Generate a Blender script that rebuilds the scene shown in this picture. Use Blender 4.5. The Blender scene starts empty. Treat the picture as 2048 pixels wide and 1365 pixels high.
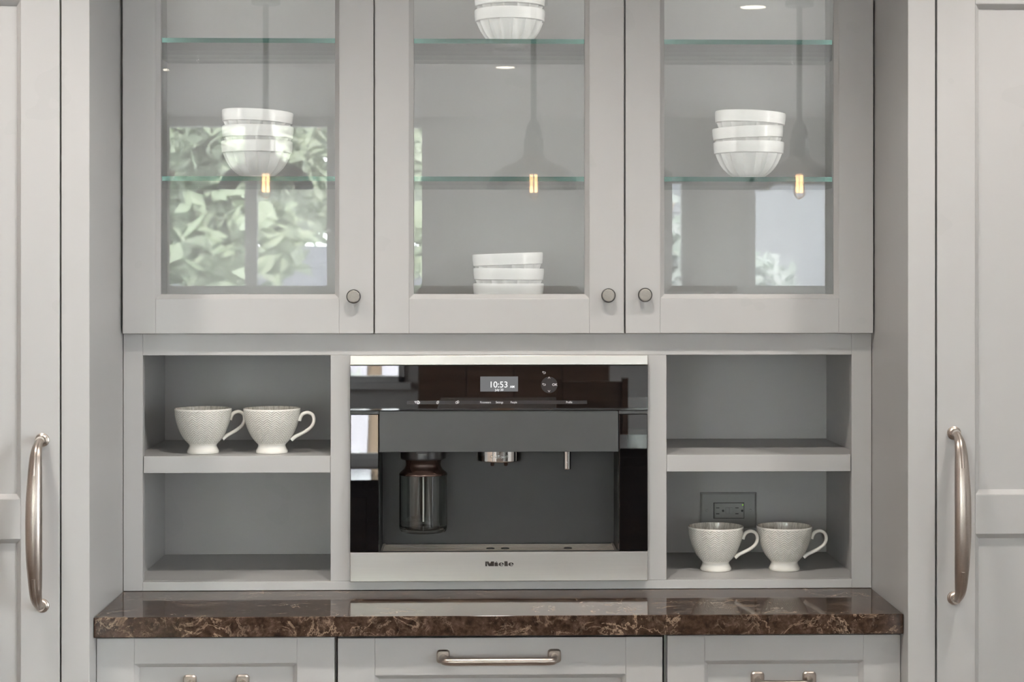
import bpy, bmesh, math, random
from mathutils import Vector, Matrix
random.seed(7)
PI = math.pi
scene = bpy.context.scene
COL = scene.collection

# ------------------------------------------------------------------ camera
cam_data = bpy.data.cameras.new('camera')
cam = bpy.data.objects.new('camera', cam_data)
COL.objects.link(cam)
cam.location = (-0.0357, -3.6, 1.55)
cam.rotation_euler = (PI / 2, 0, -0.0251)
cam_data.sensor_width = 36.0
cam_data.lens = 3578.28 / 2048 * 36.0
cam_data.shift_x = -29.17 / 2048
cam_data.shift_y = -134.37 / 2048
cam_data.clip_start = 0.05
cam_data.dof.use_dof = True
cam_data.dof.focus_distance = 3.58
cam_data.dof.aperture_fstop = 10.0
scene.camera = cam

# ------------------------------------------------------------------ world, sun, window light
SKY = 40.0
world = bpy.data.worlds.new('world')
scene.world = world
world.use_nodes = True
bg = world.node_tree.nodes['Background']
bg.inputs[0].default_value = (0.935, 0.96, 1.0, 1)
bg.inputs[1].default_value = SKY

sun_data = bpy.data.lights.new('sun', 'SUN')
sun_data.energy = 250.0
sun_data.angle = 0.02
sun_data.color = (1.0, 0.94, 0.84)
sun = bpy.data.objects.new('sun', sun_data)
sun.rotation_euler = (math.radians(-42), math.radians(14), 0)   # shines over the roof onto the garden
COL.objects.link(sun)


def portal(cx, cy, cz, w, h, rot):
    l = bpy.data.lights.new('window_portal', 'AREA')
    l.shape = 'RECTANGLE'; l.size = w; l.size_y = h
    l.cycles.is_portal = True
    o = bpy.data.objects.new('window_portal', l)
    o.location = (cx, cy, cz); o.rotation_euler = rot
    COL.objects.link(o)


# window openings: front wall (behind the camera) and right wall
WIN_A = (-3.3, -0.62, 0.73, 2.71)
WIN_B = (1.02, 1.53, 0.95, 2.28)
WIN_C = (2.0, 3.4, 0.60, 2.28)
SLIDE = (-9.6, -3.4, 0.04, 2.40)     # y0 y1 z0 z1 on the right wall
SIDE = (-9.6, -5.2, 0.30, 2.40)      # on the left wall, an unseen opening added for daylight
YF, XL, XR, YB, ZC = -10.0, -4.0, 3.7, 0.47, 2.74
for w in (WIN_A, WIN_B, WIN_C):
    portal((w[0] + w[1]) / 2, YF - 0.12, (w[2] + w[3]) / 2, w[1] - w[0], w[3] - w[2], (PI / 2, 0, PI))
portal(XR + 0.12, (SLIDE[0] + SLIDE[1]) / 2, (SLIDE[2] + SLIDE[3]) / 2, SLIDE[1] - SLIDE[0], SLIDE[3] - SLIDE[2], (PI / 2, 0, PI / 2))

portal(XL - 0.12, (SIDE[0] + SIDE[1]) / 2, (SIDE[2] + SIDE[3]) / 2, SIDE[1] - SIDE[0], SIDE[3] - SIDE[2], (PI / 2, 0, -PI / 2))

vs = scene.view_settings
vs.view_transform = 'Standard'; vs.look = 'None'; vs.gamma = 1.0; vs.use_curve_mapping = False
vs.exposure = 0.12
cy = scene.cycles
cy.use_denoising = True
cy.max_bounces = 10; cy.diffuse_bounces = 5; cy.glossy_bounces = 5
cy.transmission_bounces = 8; cy.transparent_max_bounces = 24
cy.sample_clamp_indirect = 6.0
cy.caustics_reflective = True; cy.caustics_refractive = True
cy.blur_glossy = 0.3


# ------------------------------------------------------------------ materials
class NT:
    def __init__(self, name):
        self.m = bpy.data.materials.new(name); self.m.use_nodes = True
        self.t = self.m.node_tree; self.n = self.t.nodes
        self.n.clear()
        self.out = self.n.new('ShaderNodeOutputMaterial')

    def new(self, kind, **kw):
        n = self.n.new(kind)
        for k, v in kw.items():
            setattr(n, k, v)
        return n

    def link(self, a, b):
        self.t.links.new(a, b)

    def math(self, op, a, b=None, clamp=False):
        n = self.new('ShaderNodeMath', operation=op); n.use_clamp = clamp
        for i, v in enumerate((a, b)):
            if v is None:
                continue
            if isinstance(v, (int, float)):
                n.inputs[i].default_value = v
            else:
                self.link(v, n.inputs[i])
        return n.outputs[0]

    def mixcol(self, f, a, b):
        n = self.new('ShaderNodeMix', data_type='RGBA')
        for s, v in ((n.inputs[0], f), (n.inputs[6], a), (n.inputs[7], b)):
            if isinstance(v, tuple):
                s.default_value = (*v, 1)
            elif isinstance(v, (int, float)):
                s.default_value = v
            else:
                self.link(v, s)
        return n.outputs[2]

    def coords(self, scale=(1, 1, 1)):
        c = self.new('ShaderNodeTexCoord'); mp = self.new('ShaderNodeMapping')
        mp.inputs['Scale'].default_value = scale
        self.link(c.outputs['Object'], mp.inputs[0])
        return mp.outputs[0]

    def noise(self, vec, scale, detail=4, rough=0.5):
        n = self.new('ShaderNodeTexNoise')
        n.inputs['Scale'].default_value = scale; n.inputs['Detail'].default_value = detail
        n.inputs['Roughness'].default_value = rough
        self.link(vec, n.inputs['Vector'])
        return n.outputs['Fac']

    def ramp(self, fac, stops):
        r = self.new('ShaderNodeValToRGB')
        e = r.color_ramp.elements
        while len(e) < len(stops):
            e.new(0.5)
        for i, (p, c) in enumerate(stops):
            e[i].position = p; e[i].color = (*c, 1)
        self.link(fac, r.inputs[0])
        return r.outputs[0]

    def bsdf(self, col, rough, metal=0.0, spec=0.5, bump=None, strength=0.1, dist=0.001, coat=0.0, emis=None):
        b = self.new('ShaderNodeBsdfPrincipled')
        for s, v in (('Base Color', col), ('Roughness', rough), ('Metallic', metal), ('Specular IOR Level', spec), ('Coat Weight', coat)):
            if isinstance(v, tuple):
                b.inputs[s].default_value = (*v, 1)
            elif isinstance(v, (int, float)):
                b.inputs[s].default_value = v
            else:
                self.link(v, b.inputs[s])
        if bump is not None:
            bn = self.new('ShaderNodeBump')
            bn.inputs['Strength'].default_value = strength; bn.inputs['Distance'].default_value = dist
            self.link(bump, bn.inputs['Height']); self.link(bn.outputs[0], b.inputs['Normal'])
        if emis:
            b.inputs['Emission Color'].default_value = (*emis[0], 1); b.inputs['Emission Strength'].default_value = emis[1]
        self.link(b.outputs[0], self.out.inputs[0])
        return self.m


def simple(name, col, rough=0.5, metal=0.0, spec=0.5, var=0.06, vscale=8.0, bump=0.0, coat=0.0, stretch=(1, 1, 1)):
    t = NT(name)
    v = t.coords(stretch)
    n = t.noise(v, vscale, 4)
    lo = tuple(max(0, c * (1 - var)) for c in col); hi = tuple(min(1, c * (1 + var)) for c in col)
    c = t.mixcol(n, lo, hi)
    fine = t.noise(v, vscale * 14, 3)
    return t.bsdf(c, rough, metal, spec, bump=fine if bump else None, strength=bump, coat=coat)


def emitter(name, col, strength, sample=True):
    t = NT(name)
    e = t.new('ShaderNodeEmission'); e.inputs[0].default_value = (*col, 1); e.inputs[1].default_value = strength
    t.link(e.outputs[0], t.out.inputs[0])
    if not sample:
        t.m.cycles.emission_sampling = 'NONE'
    return t.m


def thin_glass(name, tint=(1, 1, 1), ior=1.5, boost=1.0):
    t = NT(name)
    fr = t.new('ShaderNodeFresnel'); fr.inputs[0].default_value = ior
    f = t.math('MULTIPLY', fr.outputs[0], boost, clamp=True)
    tr = t.new('ShaderNodeBsdfTransparent'); tr.inputs[0].default_value = (*tint, 1)
    gl = t.new('ShaderNodeBsdfGlossy'); gl.inputs['Roughness'].default_value = 0.0
    mx = t.new('ShaderNodeMixShader')
    t.link(f, mx.inputs[0]); t.link(tr.outputs[0], mx.inputs[1]); t.link(gl.outputs[0], mx.inputs[2])
    t.link(mx.outputs[0], t.out.inputs[0])
    return t.m


def solid_glass(name, tint=(1, 1, 1), rough=0.0):
    t = NT(name)
    g = t.new('ShaderNodeBsdfGlass'); g.inputs[0].default_value = (*tint, 1); g.inputs['Roughness'].default_value = rough; g.inputs['IOR'].default_value = 1.48
    t.link(g.outputs[0], t.out.inputs[0])
    return t.m


M = {}


def mat_paint():
    t = NT('cabinet_paint')
    v = t.coords()
    big = t.noise(v, 2.3, 3, 0.6)
    sm = t.noise(t.coords((60, 60, 2.0)), 4.0, 3)
    c = t.mixcol(big, (0.424, 0.421, 0.415), (0.470, 0.466, 0.459))
    blot = t.noise(v, 9.0, 2, 0.4)
    c2 = t.mixcol(t.math('MULTIPLY', t.math('GREATER_THAN', blot, 0.70), 0.10), c, (0.33, 0.33, 0.325))
    rough = t.math('ADD', t.math('MULTIPLY', big, 0.16), 0.27)
    return t.bsdf(c2, rough, spec=0.5, bump=sm, strength=0.05, dist=0.0006)


def mat_marble():
    t = NT('brown_quartz')
    v = t.coords((1, 1, 1))

    def veins(scale, width, seedoff):
        mp = t.new('ShaderNodeMapping'); mp.inputs['Location'].default_value = (seedoff, seedoff * 0.7, 0.3); t.link(v, mp.inputs[0])
        n = t.new('ShaderNodeTexNoise'); n.inputs['Scale'].default_value = scale; n.inputs['Detail'].default_value = 6
        n.inputs['Roughness'].default_value = 0.68; n.inputs['Distortion'].default_value = 0.9
        t.link(mp.outputs[0], n.inputs['Vector'])
        d = t.math('ABSOLUTE', t.math('SUBTRACT', n.outputs['Fac'], 0.5))
        return t.math('SUBTRACT', 1.0, t.math('DIVIDE', d, width, clamp=True), clamp=True)
    mott = t.noise(v, 55, 6, 0.75)
    base = t.ramp(mott, [(0.30, (0.011, 0.007, 0.006)), (0.48, (0.038, 0.022, 0.015)), (0.62, (0.072, 0.044, 0.032)), (0.76, (0.16, 0.115, 0.085))])
    mask = t.ramp(t.noise(v, 9, 4, 0.65), [(0.44, (0, 0, 0)), (0.60, (1, 1, 1))])
    bw = t.new('ShaderNodeRGBToBW'); t.link(mask, bw.inputs[0])
    f1 = t.math('MULTIPLY', veins(11, 0.020, 0.0), bw.outputs[0])
    mask2 = t.ramp(t.noise(v, 17, 4, 0.65), [(0.48, (0, 0, 0)), (0.60, (1, 1, 1))])
    bw2 = t.new('ShaderNodeRGBToBW'); t.link(mask2, bw2.inputs[0])
    f2 = t.math('MULTIPLY', veins(30, 0.035, 4.0), bw2.outputs[0])
    c = t.mixcol(t.math('MULTIPLY', f1, 0.62), base, (0.46, 0.34, 0.24))
    c = t.mixcol(t.math('MULTIPLY', f2, 0.38), c, (0.40, 0.30, 0.22))
    return t.bsdf(c, 0.06, spec=0.20, bump=t.noise(v, 120, 2), strength=0.02, dist=0.0003)


def mat_steel():
    t = NT('brushed_steel')
    v = t.coords((2.0, 300, 300))
    n = t.noise(v, 3.0, 3, 0.7)
    c = t.mixcol(n, (0.55, 0.53, 0.505), (0.66, 0.635, 0.605))
    r = t.math('ADD', t.math('MULTIPLY', n, 0.10), 0.26)
    return t.bsdf(c, r, metal=1.0, bump=n, strength=0.03, dist=0.0004)


def mat_nickel():
    t = NT('aged_nickel')
    v = t.coords()
    n = t.noise(v, 420, 4, 0.7); b = t.noise(v, 24, 4, 0.6)
    c = t.mixcol(t.math('MULTIPLY', n, b), (0.54, 0.49, 0.445), (0.30, 0.24, 0.20))
    r = t.math('ADD', t.math('MULTIPLY', n, 0.22), 0.22)
    return t.bsdf(c, r, metal=1.0, bump=n, strength=0.12, dist=0.0005)


def mat_mug():
    t = NT('chevron_glaze')
    c = t.new('ShaderNodeTexCoord'); s = t.new('ShaderNodeSeparateXYZ'); t.link(c.outputs['Object'], s.inputs[0])
    x, y, z = s.outputs
    ang = t.math('ARCTAN2', y, x)
    u = t.math('MULTIPLY', ang, 20 / (2 * PI))
    tri = t.math('PINGPONG', u, 0.5)                      # 0..0.5
    ph = t.math('DIVIDE', t.math('ADD', z, t.math('MULTIPLY', tri, 0.0125)), 0.0046)
    wv = t.math('SINE', t.math('MULTIPLY', ph, 2 * PI))
    h = t.math('MULTIPLY', t.math('ADD', wv, 1.0), 0.5)
    r2 = t.math('ADD', t.math('MULTIPLY', x, x), t.math('MULTIPLY', y, y))
    inz = t.math('MULTIPLY', t.math('GREATER_THAN', z, 0.021), t.math('LESS_THAN', z, 0.0890))
    hm = t.math('MULTIPLY', h, inz)
    st = t.new('ShaderNodeMapRange'); st.inputs[1].default_value = 0.35; st.inputs[2].default_value = 0.75
    t.link(h, st.inputs[0])
    keep = t.math('MULTIPLY', t.math('SUBTRACT', 1.0, st.outputs[0]), inz)
    nz = t.noise(t.coords(), 60, 3)
    base = t.mixcol(nz, (0.79, 0.775, 0.72), (0.86, 0.845, 0.79))
    col = t.mixcol(t.math('MULTIPLY', keep, 0.62), base, (0.47, 0.465, 0.425))
    return t.bsdf(col, 0.14, spec=0.5, bump=hm, strength=0.6, dist=0.0012, coat=0.3)


def mat_mug_in():
    t = NT('crackle_glaze')
    n = t.noise(t.coords((260, 260, 26)), 1.0, 4, 0.8)
    c = t.ramp(n, [(0.30, (0.36, 0.33, 0.27)), (0.55, (0.80, 0.77, 0.70))])
    return t.bsdf(c, 0.15, spec=0.5, coat=0.3)


def mat_wood(name, dark, light, sx=(1, 14, 14), rough=0.35):
    t = NT(name)
    v = t.coords(sx)
    n = t.noise(v, 2.2, 6, 0.6)
    c = t.ramp(n, [(0.3, dark), (0.7, light)])
    return t.bsdf(c, rough, bump=n, strength=0.05)


def mat_leaf(name, a, b):
    t = NT(name)
    oi = t.new('ShaderNodeNewGeometry')
    c = t.mixcol(oi.outputs['Random Per Island'], a, b)
    d = t.new('ShaderNodeBsdfDiffuse'); tl = t.new('ShaderNodeBsdfTranslucent'); mx = t.new('ShaderNodeMixShader')
    mx.inputs[0].default_value = 0.35
    t.link(c, d.inputs[0]); t.link(c, tl.inputs[0])
    t.link(d.outputs[0], mx.inputs[1]); t.link(tl.outputs[0], mx.inputs[2]); t.link(mx.outputs[0], t.out.inputs[0])
    return t.m


def mat_hammered():
    t = NT('hammered_nickel')
    v = t.coords()
    n = t.noise(v, 700, 5, 0.8)
    c = t.mixcol(n, (0.55, 0.53, 0.49), (0.26, 0.24, 0.21))
    return t.bsdf(c, 0.34, metal=1.0, bump=n, strength=0.5, dist=0.001)


M['paint'] = mat_paint()
M['marble'] = mat_marble()
M['steel'] = mat_steel()
M['nickel'] = mat_nickel()
M['hammer'] = mat_hammered()
M['mug'] = mat_mug()
M['mug_in'] = mat_mug_in()
M['porcelain'] = simple('white_porcelain', (0.90, 0.89, 0.87), 0.28, var=0.02, vscale=20, coat=0.2)
M['pane'] = thin_glass('cabinet_glass', (0.985, 0.995, 0.99), 1.5, 1.45)
M['shelf'] = thin_glass('shelf_glass', (0.985, 0.995, 0.991), 1.5, 0.8)
M['window_glass'] = thin_glass('window_glass', (0.97, 0.99, 0.98), 1.45)
def milky_glass():
    m = thin_glass('shade_glass', (1.0, 1.0, 1.0), 1.5, 1.0)
    nt = m.node_tree; out = next(n for n in nt.nodes if n.type == 'OUTPUT_MATERIAL')
    src = out.inputs[0].links[0].from_socket
    d = nt.nodes.new('ShaderNodeBsdfTranslucent'); d.inputs[0].default_value = (0.95, 0.95, 0.95, 1)
    d2 = nt.nodes.new('ShaderNodeBsdfDiffuse'); d2.inputs[0].default_value = (0.95, 0.95, 0.95, 1)
    ad = nt.nodes.new('ShaderNodeMixShader'); ad.inputs[0].default_value = 0.5
    nt.links.new(d.outputs[0], ad.inputs[1]); nt.links.new(d2.outputs[0], ad.inputs[2])
    mx = nt.nodes.new('ShaderNodeMixShader'); mx.inputs[0].default_value = 0.11
    nt.links.new(src, mx.inputs[1]); nt.links.new(ad.outputs[0], mx.inputs[2]); nt.links.new(mx.outputs[0], out.inputs[0])
    return m


M['shade_glass'] = milky_glass()
M['jar_glass'] = solid_glass('jar_glass', (0.97, 0.985, 0.98))
tg = NT('green_glass_edge')
M['edge'] = tg.bsdf(tg.mixcol(tg.noise(tg.coords((3, 200, 200)), 6, 3), (0.035, 0.105, 0.09), (0.13, 0.25, 0.22)), 0.12, spec=0.6)
M['black_glass'] = simple('black_glass', (0.004, 0.004, 0.0045), 0.004, spec=0.6, var=0.2, coat=0.0)
M['black'] = simple('black_plastic', (0.010, 0.010, 0.011), 0.45, var=0.2)
M['graphite'] = simple('graphite_satin', (0.050, 0.052, 0.052), 0.42, var=0.12, vscale=14, bump=0.02)
M['cavity'] = simple('cavity_plastic', (0.021, 0.022, 0.022), 0.45, var=0.16, vscale=18, bump=0.02)
M['lid'] = simple('dark_lid', (0.014, 0.013, 0.013), 0.28, var=0.15, vscale=30)
M['bronze'] = simple('bronze_collar', (0.055, 0.034, 0.027), 0.26, metal=0.55, var=0.1, vscale=30)
M['chrome'] = simple('polished_chrome', (0.86, 0.85, 0.84), 0.10, metal=1.0, var=0.03, vscale=30)
M['tray'] = simple('tray_steel', (0.66, 0.61, 0.57), 0.42, metal=1.0, var=0.12, vscale=20)
M['plate'] = simple('grey_plastic', (0.33, 0.335, 0.325), 0.22, var=0.03)
M['ink'] = simple('dark_print', (0.022, 0.014, 0.010), 0.5, var=0.05)
M['etch'] = simple('etched_metal', (0.55, 0.56, 0.55), 0.5, metal=1.0, var=0.03)
M['white_print'] = emitter('lit_print', (0.95, 0.93, 0.92), 0.75, False)
M['screen'] = emitter('screen_glow', (0.86, 0.87, 0.88), 0.20, False)
M['screen_text'] = emitter('screen_text', (1, 1, 1), 1.0, False)
M['touch'] = simple('touch_film', (0.030, 0.028, 0.030), 0.10, var=0.05)
M['led'] = emitter('green_led', (0.45, 1.0, 0.05), 1.2, False)
M['wall'] = simple('wall_plaster', (0.68, 0.67, 0.65), 0.75, var=0.03, vscale=3, bump=0.03)
M['brown_wall'] = mat_wood('walnut_panelling', (0.17, 0.115, 0.085), (0.30, 0.21, 0.155), (10, 10, 0.6), 0.4)
M['ceiling'] = simple('ceiling_paint', (0.86, 0.85, 0.84), 0.8, var=0.02, vscale=3)
M['floor'] = mat_wood('dark_oak_floor', (0.06, 0.042, 0.030), (0.17, 0.12, 0.088), (3, 0.5, 1), 0.22)
M['white_trim'] = simple('white_trim', (0.72, 0.72, 0.71), 0.4, var=0.02)
M['walnut'] = mat_wood('walnut', (0.050, 0.026, 0.015), (0.15, 0.082, 0.050), (1, 12, 12), 0.35)
M['stone'] = simple('patio_stone', (0.44, 0.43, 0.47), 0.8, var=0.25, vscale=1.6)
M['bluewall'] = simple('blue_grey_siding', (0.040, 0.044, 0.055), 0.7, var=0.08, vscale=2)
M['fence'] = simple('pale_fence', (0.42, 0.42, 0.48), 0.7, var=0.15, vscale=1.2)
M['bark'] = simple('bark', (0.10, 0.075, 0.055), 0.9, var=0.3, vscale=12)
M['leaf_a'] = mat_leaf('leaf_green', (0.15, 0.18, 0.135), (0.55, 0.60, 0.49))
M['leaf_b'] = mat_leaf('leaf_pale', (0.20, 0.235, 0.185), (0.66, 0.70, 0.61))
M['leaf_c'] = mat_leaf('leaf_silver', (0.22, 0.26, 0.24), (0.66, 0.68, 0.70))
M['socket'] = simple('dark_bronze', (0.055, 0.052, 0.048), 0.4, metal=0.6, var=0.1)
M['cord'] = simple('fabric_cord', (0.050, 0.050, 0.048), 0.8, var=0.1)
M['filament'] = emitter('glowing_filament', (1.0, 0.55, 0.25), 26.0, False)
M['strip'] = emitter('added_strip_glow', (1.0, 0.97, 0.94), 23.0, True)  # glow of the strips added inside the upper cabinet
M['can'] = emitter('lamp_disc', (1.0, 0.90, 0.76), 14.0, False)
M['lampshade'] = emitter('lit_lampshade', (1.0, 0.62, 0.36), 2.2, False)


# ------------------------------------------------------------------ geometry helpers
def BM():
    return bmesh.new()


def bx(bm, x0, x1, y0, y1, z0, z1, mi=0):
    v = [bm.verts.new(p) for p in ((x0, y0, z0), (x1, y0, z0), (x1, y1, z0), (x0, y1, z0), (x0, y0, z1), (x1, y0, z1), (x1, y1, z1), (x0, y1, z1))]
    fs = []
    for q in ((0, 3, 2, 1), (4, 5, 6, 7), (0, 1, 5, 4), (1, 2, 6, 5), (2, 3, 7, 6), (3, 0, 4, 7)):
        f = bm.faces.new([v[i] for i in q]); f.material_index = mi; fs.append(f)
    return fs


def ring(bm, pts):
    return [bm.verts.new(p) for p in pts]


def bridge(bm, a, b, closed=True, mi=0):
    n = len(a)
    for i in range(n if closed else n - 1):
        f = bm.faces.new((a[i], a[(i + 1) % n], b[(i + 1) % n], b[i])); f.material_index = mi


def lathe(bm, prof, segs=48, c=(0, 0, 0), cap0=True, cap1=True, axis='z', mod=None, mi=0):
    rows = []
    for k, (r, h) in enumerate(prof):
        row = []
        for i in range(segs):
            a = 2 * PI * i / segs
            rr = r if mod is None else mod(r, h, a, k)
            if axis == 'z':
                p = (c[0] + rr * math.cos(a), c[1] + rr * math.sin(a), c[2] + h)
            elif axis == 'y':      # h goes towards -y
                p = (c[0] + rr * math.cos(a), c[1] - h, c[2] + rr * math.sin(a))
            else:
                p = (c[0] + h, c[1] + rr * math.cos(a), c[2] + rr * math.sin(a))
            row.append(bm.verts.new(p))
        rows.append(row)
    for a, b in zip(rows, rows[1:]):
        bridge(bm, a, b, True, mi)
    if cap0:
        bm.faces.new(list(reversed(rows[0]))).material_index = mi
    if cap1:
        bm.faces.new(rows[-1]).material_index = mi
    return rows


def catmull(pts, n=8):
    P = [Vector(p) for p in pts]
    P = [2 * P[0] - P[1]] + P + [2 * P[-1] - P[-2]]
    out = []
    for i in range(1, len(P) - 2):
        for k in range(n):
            t = k / n
            a, b, c, d = P[i - 1], P[i], P[i + 1], P[i + 2]
            out.append(0.5 * ((2 * b) + (c - a) * t + (2 * a - 5 * b + 4 * c - d) * t * t + (3 * b - a - 3 * c + d) * t ** 3))
    out.append(P[-2])
    return out


def tube(bm, pts, rad, segs=12, side=Vector((1, 0, 0)), flat=1.0, caps=True, mi=0):
    """sweep an ellipse (rad along `side`, rad*flat across) along pts"""
    P = [Vector(p) for p in pts]
    rows = []
    for i, p in enumerate(P):
        t = (P[min(i + 1, len(P) - 1)] - P[max(i - 1, 0)]).normalized()
        s = side - t * side.dot(t)
        if s.length < 1e-4:
            s = Vector((0, 0, 1)) - t * t.z
        s.normalize(); u = t.cross(s)
        r = rad(i / (len(P) - 1)) if callable(rad) else rad
        rows.append([bm.verts.new(p + s * r * math.cos(2 * PI * k / segs) + u * r * flat * math.sin(2 * PI * k / segs)) for k in range(segs)])
    for a, b in zip(rows, rows[1:]):
        bridge(bm, a, b, True, mi)
    if caps:
        bm.faces.new(list(reversed(rows[0]))); bm.faces.new(rows[-1])


def chain_loc(o):
    l = Vector((0, 0, 0))
    while o is not None:
        l += o.location; o = o.parent
    return l


def part(name, bm, mat, parent=None, smooth=False, bevel=0.0, segs=2, sub=0):
    bmesh.ops.recalc_face_normals(bm, faces=bm.faces[:])
    me = bpy.data.meshes.new(name); bm.to_mesh(me); bm.free()
    for m in (mat if isinstance(mat, (list, tuple)) else [mat]):
        me.materials.append(M[m])
    o = bpy.data.objects.new(name, me); COL.objects.link(o)
    if smooth:
        for p in me.polygons:
            p.use_smooth = True
        me.set_sharp_from_angle(angle=math.radians(38))
    if bevel:
        b = o.modifiers.new('bevel', 'BEVEL'); b.width = bevel; b.segments = segs; b.limit_method = 'ANGLE'; b.angle_limit = math.radians(40)
    if sub:
        s = o.modifiers.new('sub', 'SUBSURF'); s.levels = sub; s.render_levels = sub
    if parent is not None:
        o.parent = parent; o.location = -chain_loc(parent)
    return o


def thing(name, label, cat, loc=(0, 0, 0), group=None):
    o = bpy.data.objects.new(name, None); COL.objects.link(o)
    o.location = loc; o.empty_display_size = 0.05
    o['label'] = label; o['category'] = cat
    if group:
        o['group'] = group
    return o


def tag(o, label, cat, group=None):
    o['label'] = label; o['category'] = cat
    if group:
        o['group'] = group
    return o


def struct(o, label=None):
    o['kind'] = 'structure'
    if label:
        o['label'] = label
    return o


def copy_tree(o, parent=None):
    c = o.copy(); COL.objects.link(c)
    if parent is not None:
        c.parent = parent
    for ch in list(o.children):
        copy_tree(ch, c)
    return c


def text_part(name, body, size, x, y, z, mat, parent, align='CENTER', depth=0.0002, sx=1.0, bold=0.0):
    cu = bpy.data.curves.new('t', 'FONT'); cu.body = body; cu.size = size; cu.align_x = align; cu.align_y = 'CENTER'
    cu.extrude = depth; cu.offset = bold
    o = bpy.data.objects.new('t', cu); COL.objects.link(o)
    dg = bpy.context.evaluated_depsgraph_get()
    me = bpy.data.meshes.new_from_object(o.evaluated_get(dg))
    bpy.data.objects.remove(o); bpy.data.curves.remove(cu)
    me.transform(Matrix.Translation((x, y, z)) @ Matrix.Rotation(PI / 2, 4, 'X') @ Matrix.Diagonal((sx, 1, 1, 1)))
    me.materials.clear(); me.materials.append(M[mat])
    me.name = name
    p = bpy.data.objects.new(name, me); COL.objects.link(p)
    p.parent = parent; p.location = -chain_loc(parent)
    return p


def framed(bm, x0, x1, z0, z1, yf, th, openings, bw, bd):
    """front frame (facing -y at yf) with stacked rectangular openings whose inner edges are bevelled"""
    ox0, ox1 = openings[0][0], openings[0][1]
    bx(bm, x0, ox0, yf, yf + th, z0, z1); bx(bm, ox1, x1, yf, yf + th, z0, z1)
    zs = sorted([(o[2], o[3]) for o in openings])
    lo = z0
    for a, b in zs:
        bx(bm, ox0, ox1, yf, yf + th, lo, a); lo = b
    bx(bm, ox0, ox1, yf, yf + th, lo, z1)
    for (a0, a1, c0, c1) in openings:
        A = ring(bm, [(a0, yf, c0), (a1, yf, c0), (a1, yf, c1), (a0, yf, c1)])
        B = ring(bm, [(a0 + bw, yf + bd, c0 + bw), (a1 - bw, yf + bd, c0 + bw), (a1 - bw, yf + bd, c1 - bw), (a0 + bw, yf + bd, c1 - bw)])
        Cc = ring(bm, [(a0 + bw, yf + th, c0 + bw), (a1 - bw, yf + th, c0 + bw), (a1 - bw, yf + th, c1 - bw), (a0 + bw, yf + th, c1 - bw)])
        D = ring(bm, [(a0, yf + th, c0), (a1, yf + th, c0), (a1, yf + th, c1), (a0, yf + th, c1)])
        bridge(bm, A, B); bridge(bm, B, Cc); bridge(bm, Cc, D); bridge(bm, D, A)


# ------------------------------------------------------------------ the room
bm = BM(); bx(bm, XL - 0.2, XR + 0.2, YF - 0.2, YB + 0.15, -0.12, 0.0)
struct(part('floor', bm, 'floor'), 'dark oak floor')
bm = BM(); bx(bm, XL - 0.6, XR + 0.6, YF - 0.6, YB + 0.4, ZC, ZC + 0.2)
struct(part('ceiling', bm, 'ceiling'), 'pale ceiling')
bm = BM(); bx(bm, XL, XR, YB, YB + 0.12, 0, ZC)
struct(part('wall_back', bm, 'wall'), 'wall behind the cabinets')


def wall_cols(bm, spans, lo, hi, put):
    cur = lo
    for (a, b, z0, z1) in sorted(spans):
        put(cur, a, 0, ZC); put(a, b, 0, z0); put(a, b, z1, ZC); cur = b
    put(cur, hi, 0, ZC)


bm = BM()
wall_cols(bm, [WIN_A, WIN_B, WIN_C], XL, XR, lambda a, b, z0, z1: bx(bm, a, b, YF - 0.15, YF, z0, z1) if z1 - z0 > 1e-3 and b - a > 1e-3 else None)
struct(part('wall_front', bm, 'wall'), 'window wall across the room')
bm = BM()
wall_cols(bm, [SLIDE], YF, YB, lambda a, b, z0, z1: bx(bm, XR, XR + 0.15, a, b, z0, z1) if z1 - z0 > 1e-3 and b - a > 1e-3 else None)
struct(part('wall_right', bm, 'wall'), 'side wall with a wide glass door')


bm = BM()
wall_cols(bm, [SIDE], YF, YB, lambda a, b, z0, z1: bx(bm, XL - 0.15, XL, a, b, z0, z1) if z1 - z0 > 1e-3 and b - a > 1e-3 else None)
struct(part('wall_left', bm, 'brown_wall'), 'walnut panelled side wall')


def window(name, w, mull, label):
    x0, x1, z0, z1 = w
    bm = BM(); t = 0.045
    bx(bm, x0, x0 + t, YF - 0.10, YF + 0.02, z0, z1); bx(bm, x1 - t, x1, YF - 0.10, YF + 0.02, z0, z1)
    bx(bm, x0, x1, YF - 0.10, YF + 0.02, z0, z0 + t); bx(bm, x0, x1, YF - 0.10, YF + 0.02, z1 - t, z1)
    bx(bm, x0 - 0.05, x1 + 0.05, YF, YF + 0.06, z0 - 0.05, z0)
    root = struct(part(name, bm, 'white_trim'), label)
    for m in mull:
        b = BM(); bx(b, m - 0.045, m + 0.045, YF - 0.09, YF + 0.01, z0 + t, z1 - t)
        part('mullion', b, 'white_trim', root)
    edges = [x0 + t] + [v for m in mull for v in (m - 0.045, m + 0.045)] + [x1 - t]
    for a, b_ in zip(edges[::2], edges[1::2]):
        b = BM(); bx(b, a, b_, YF - 0.05, YF - 0.044, z0 + t, z1 - t)
        part('pane', b, 'window_glass', root)
    return root


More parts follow.
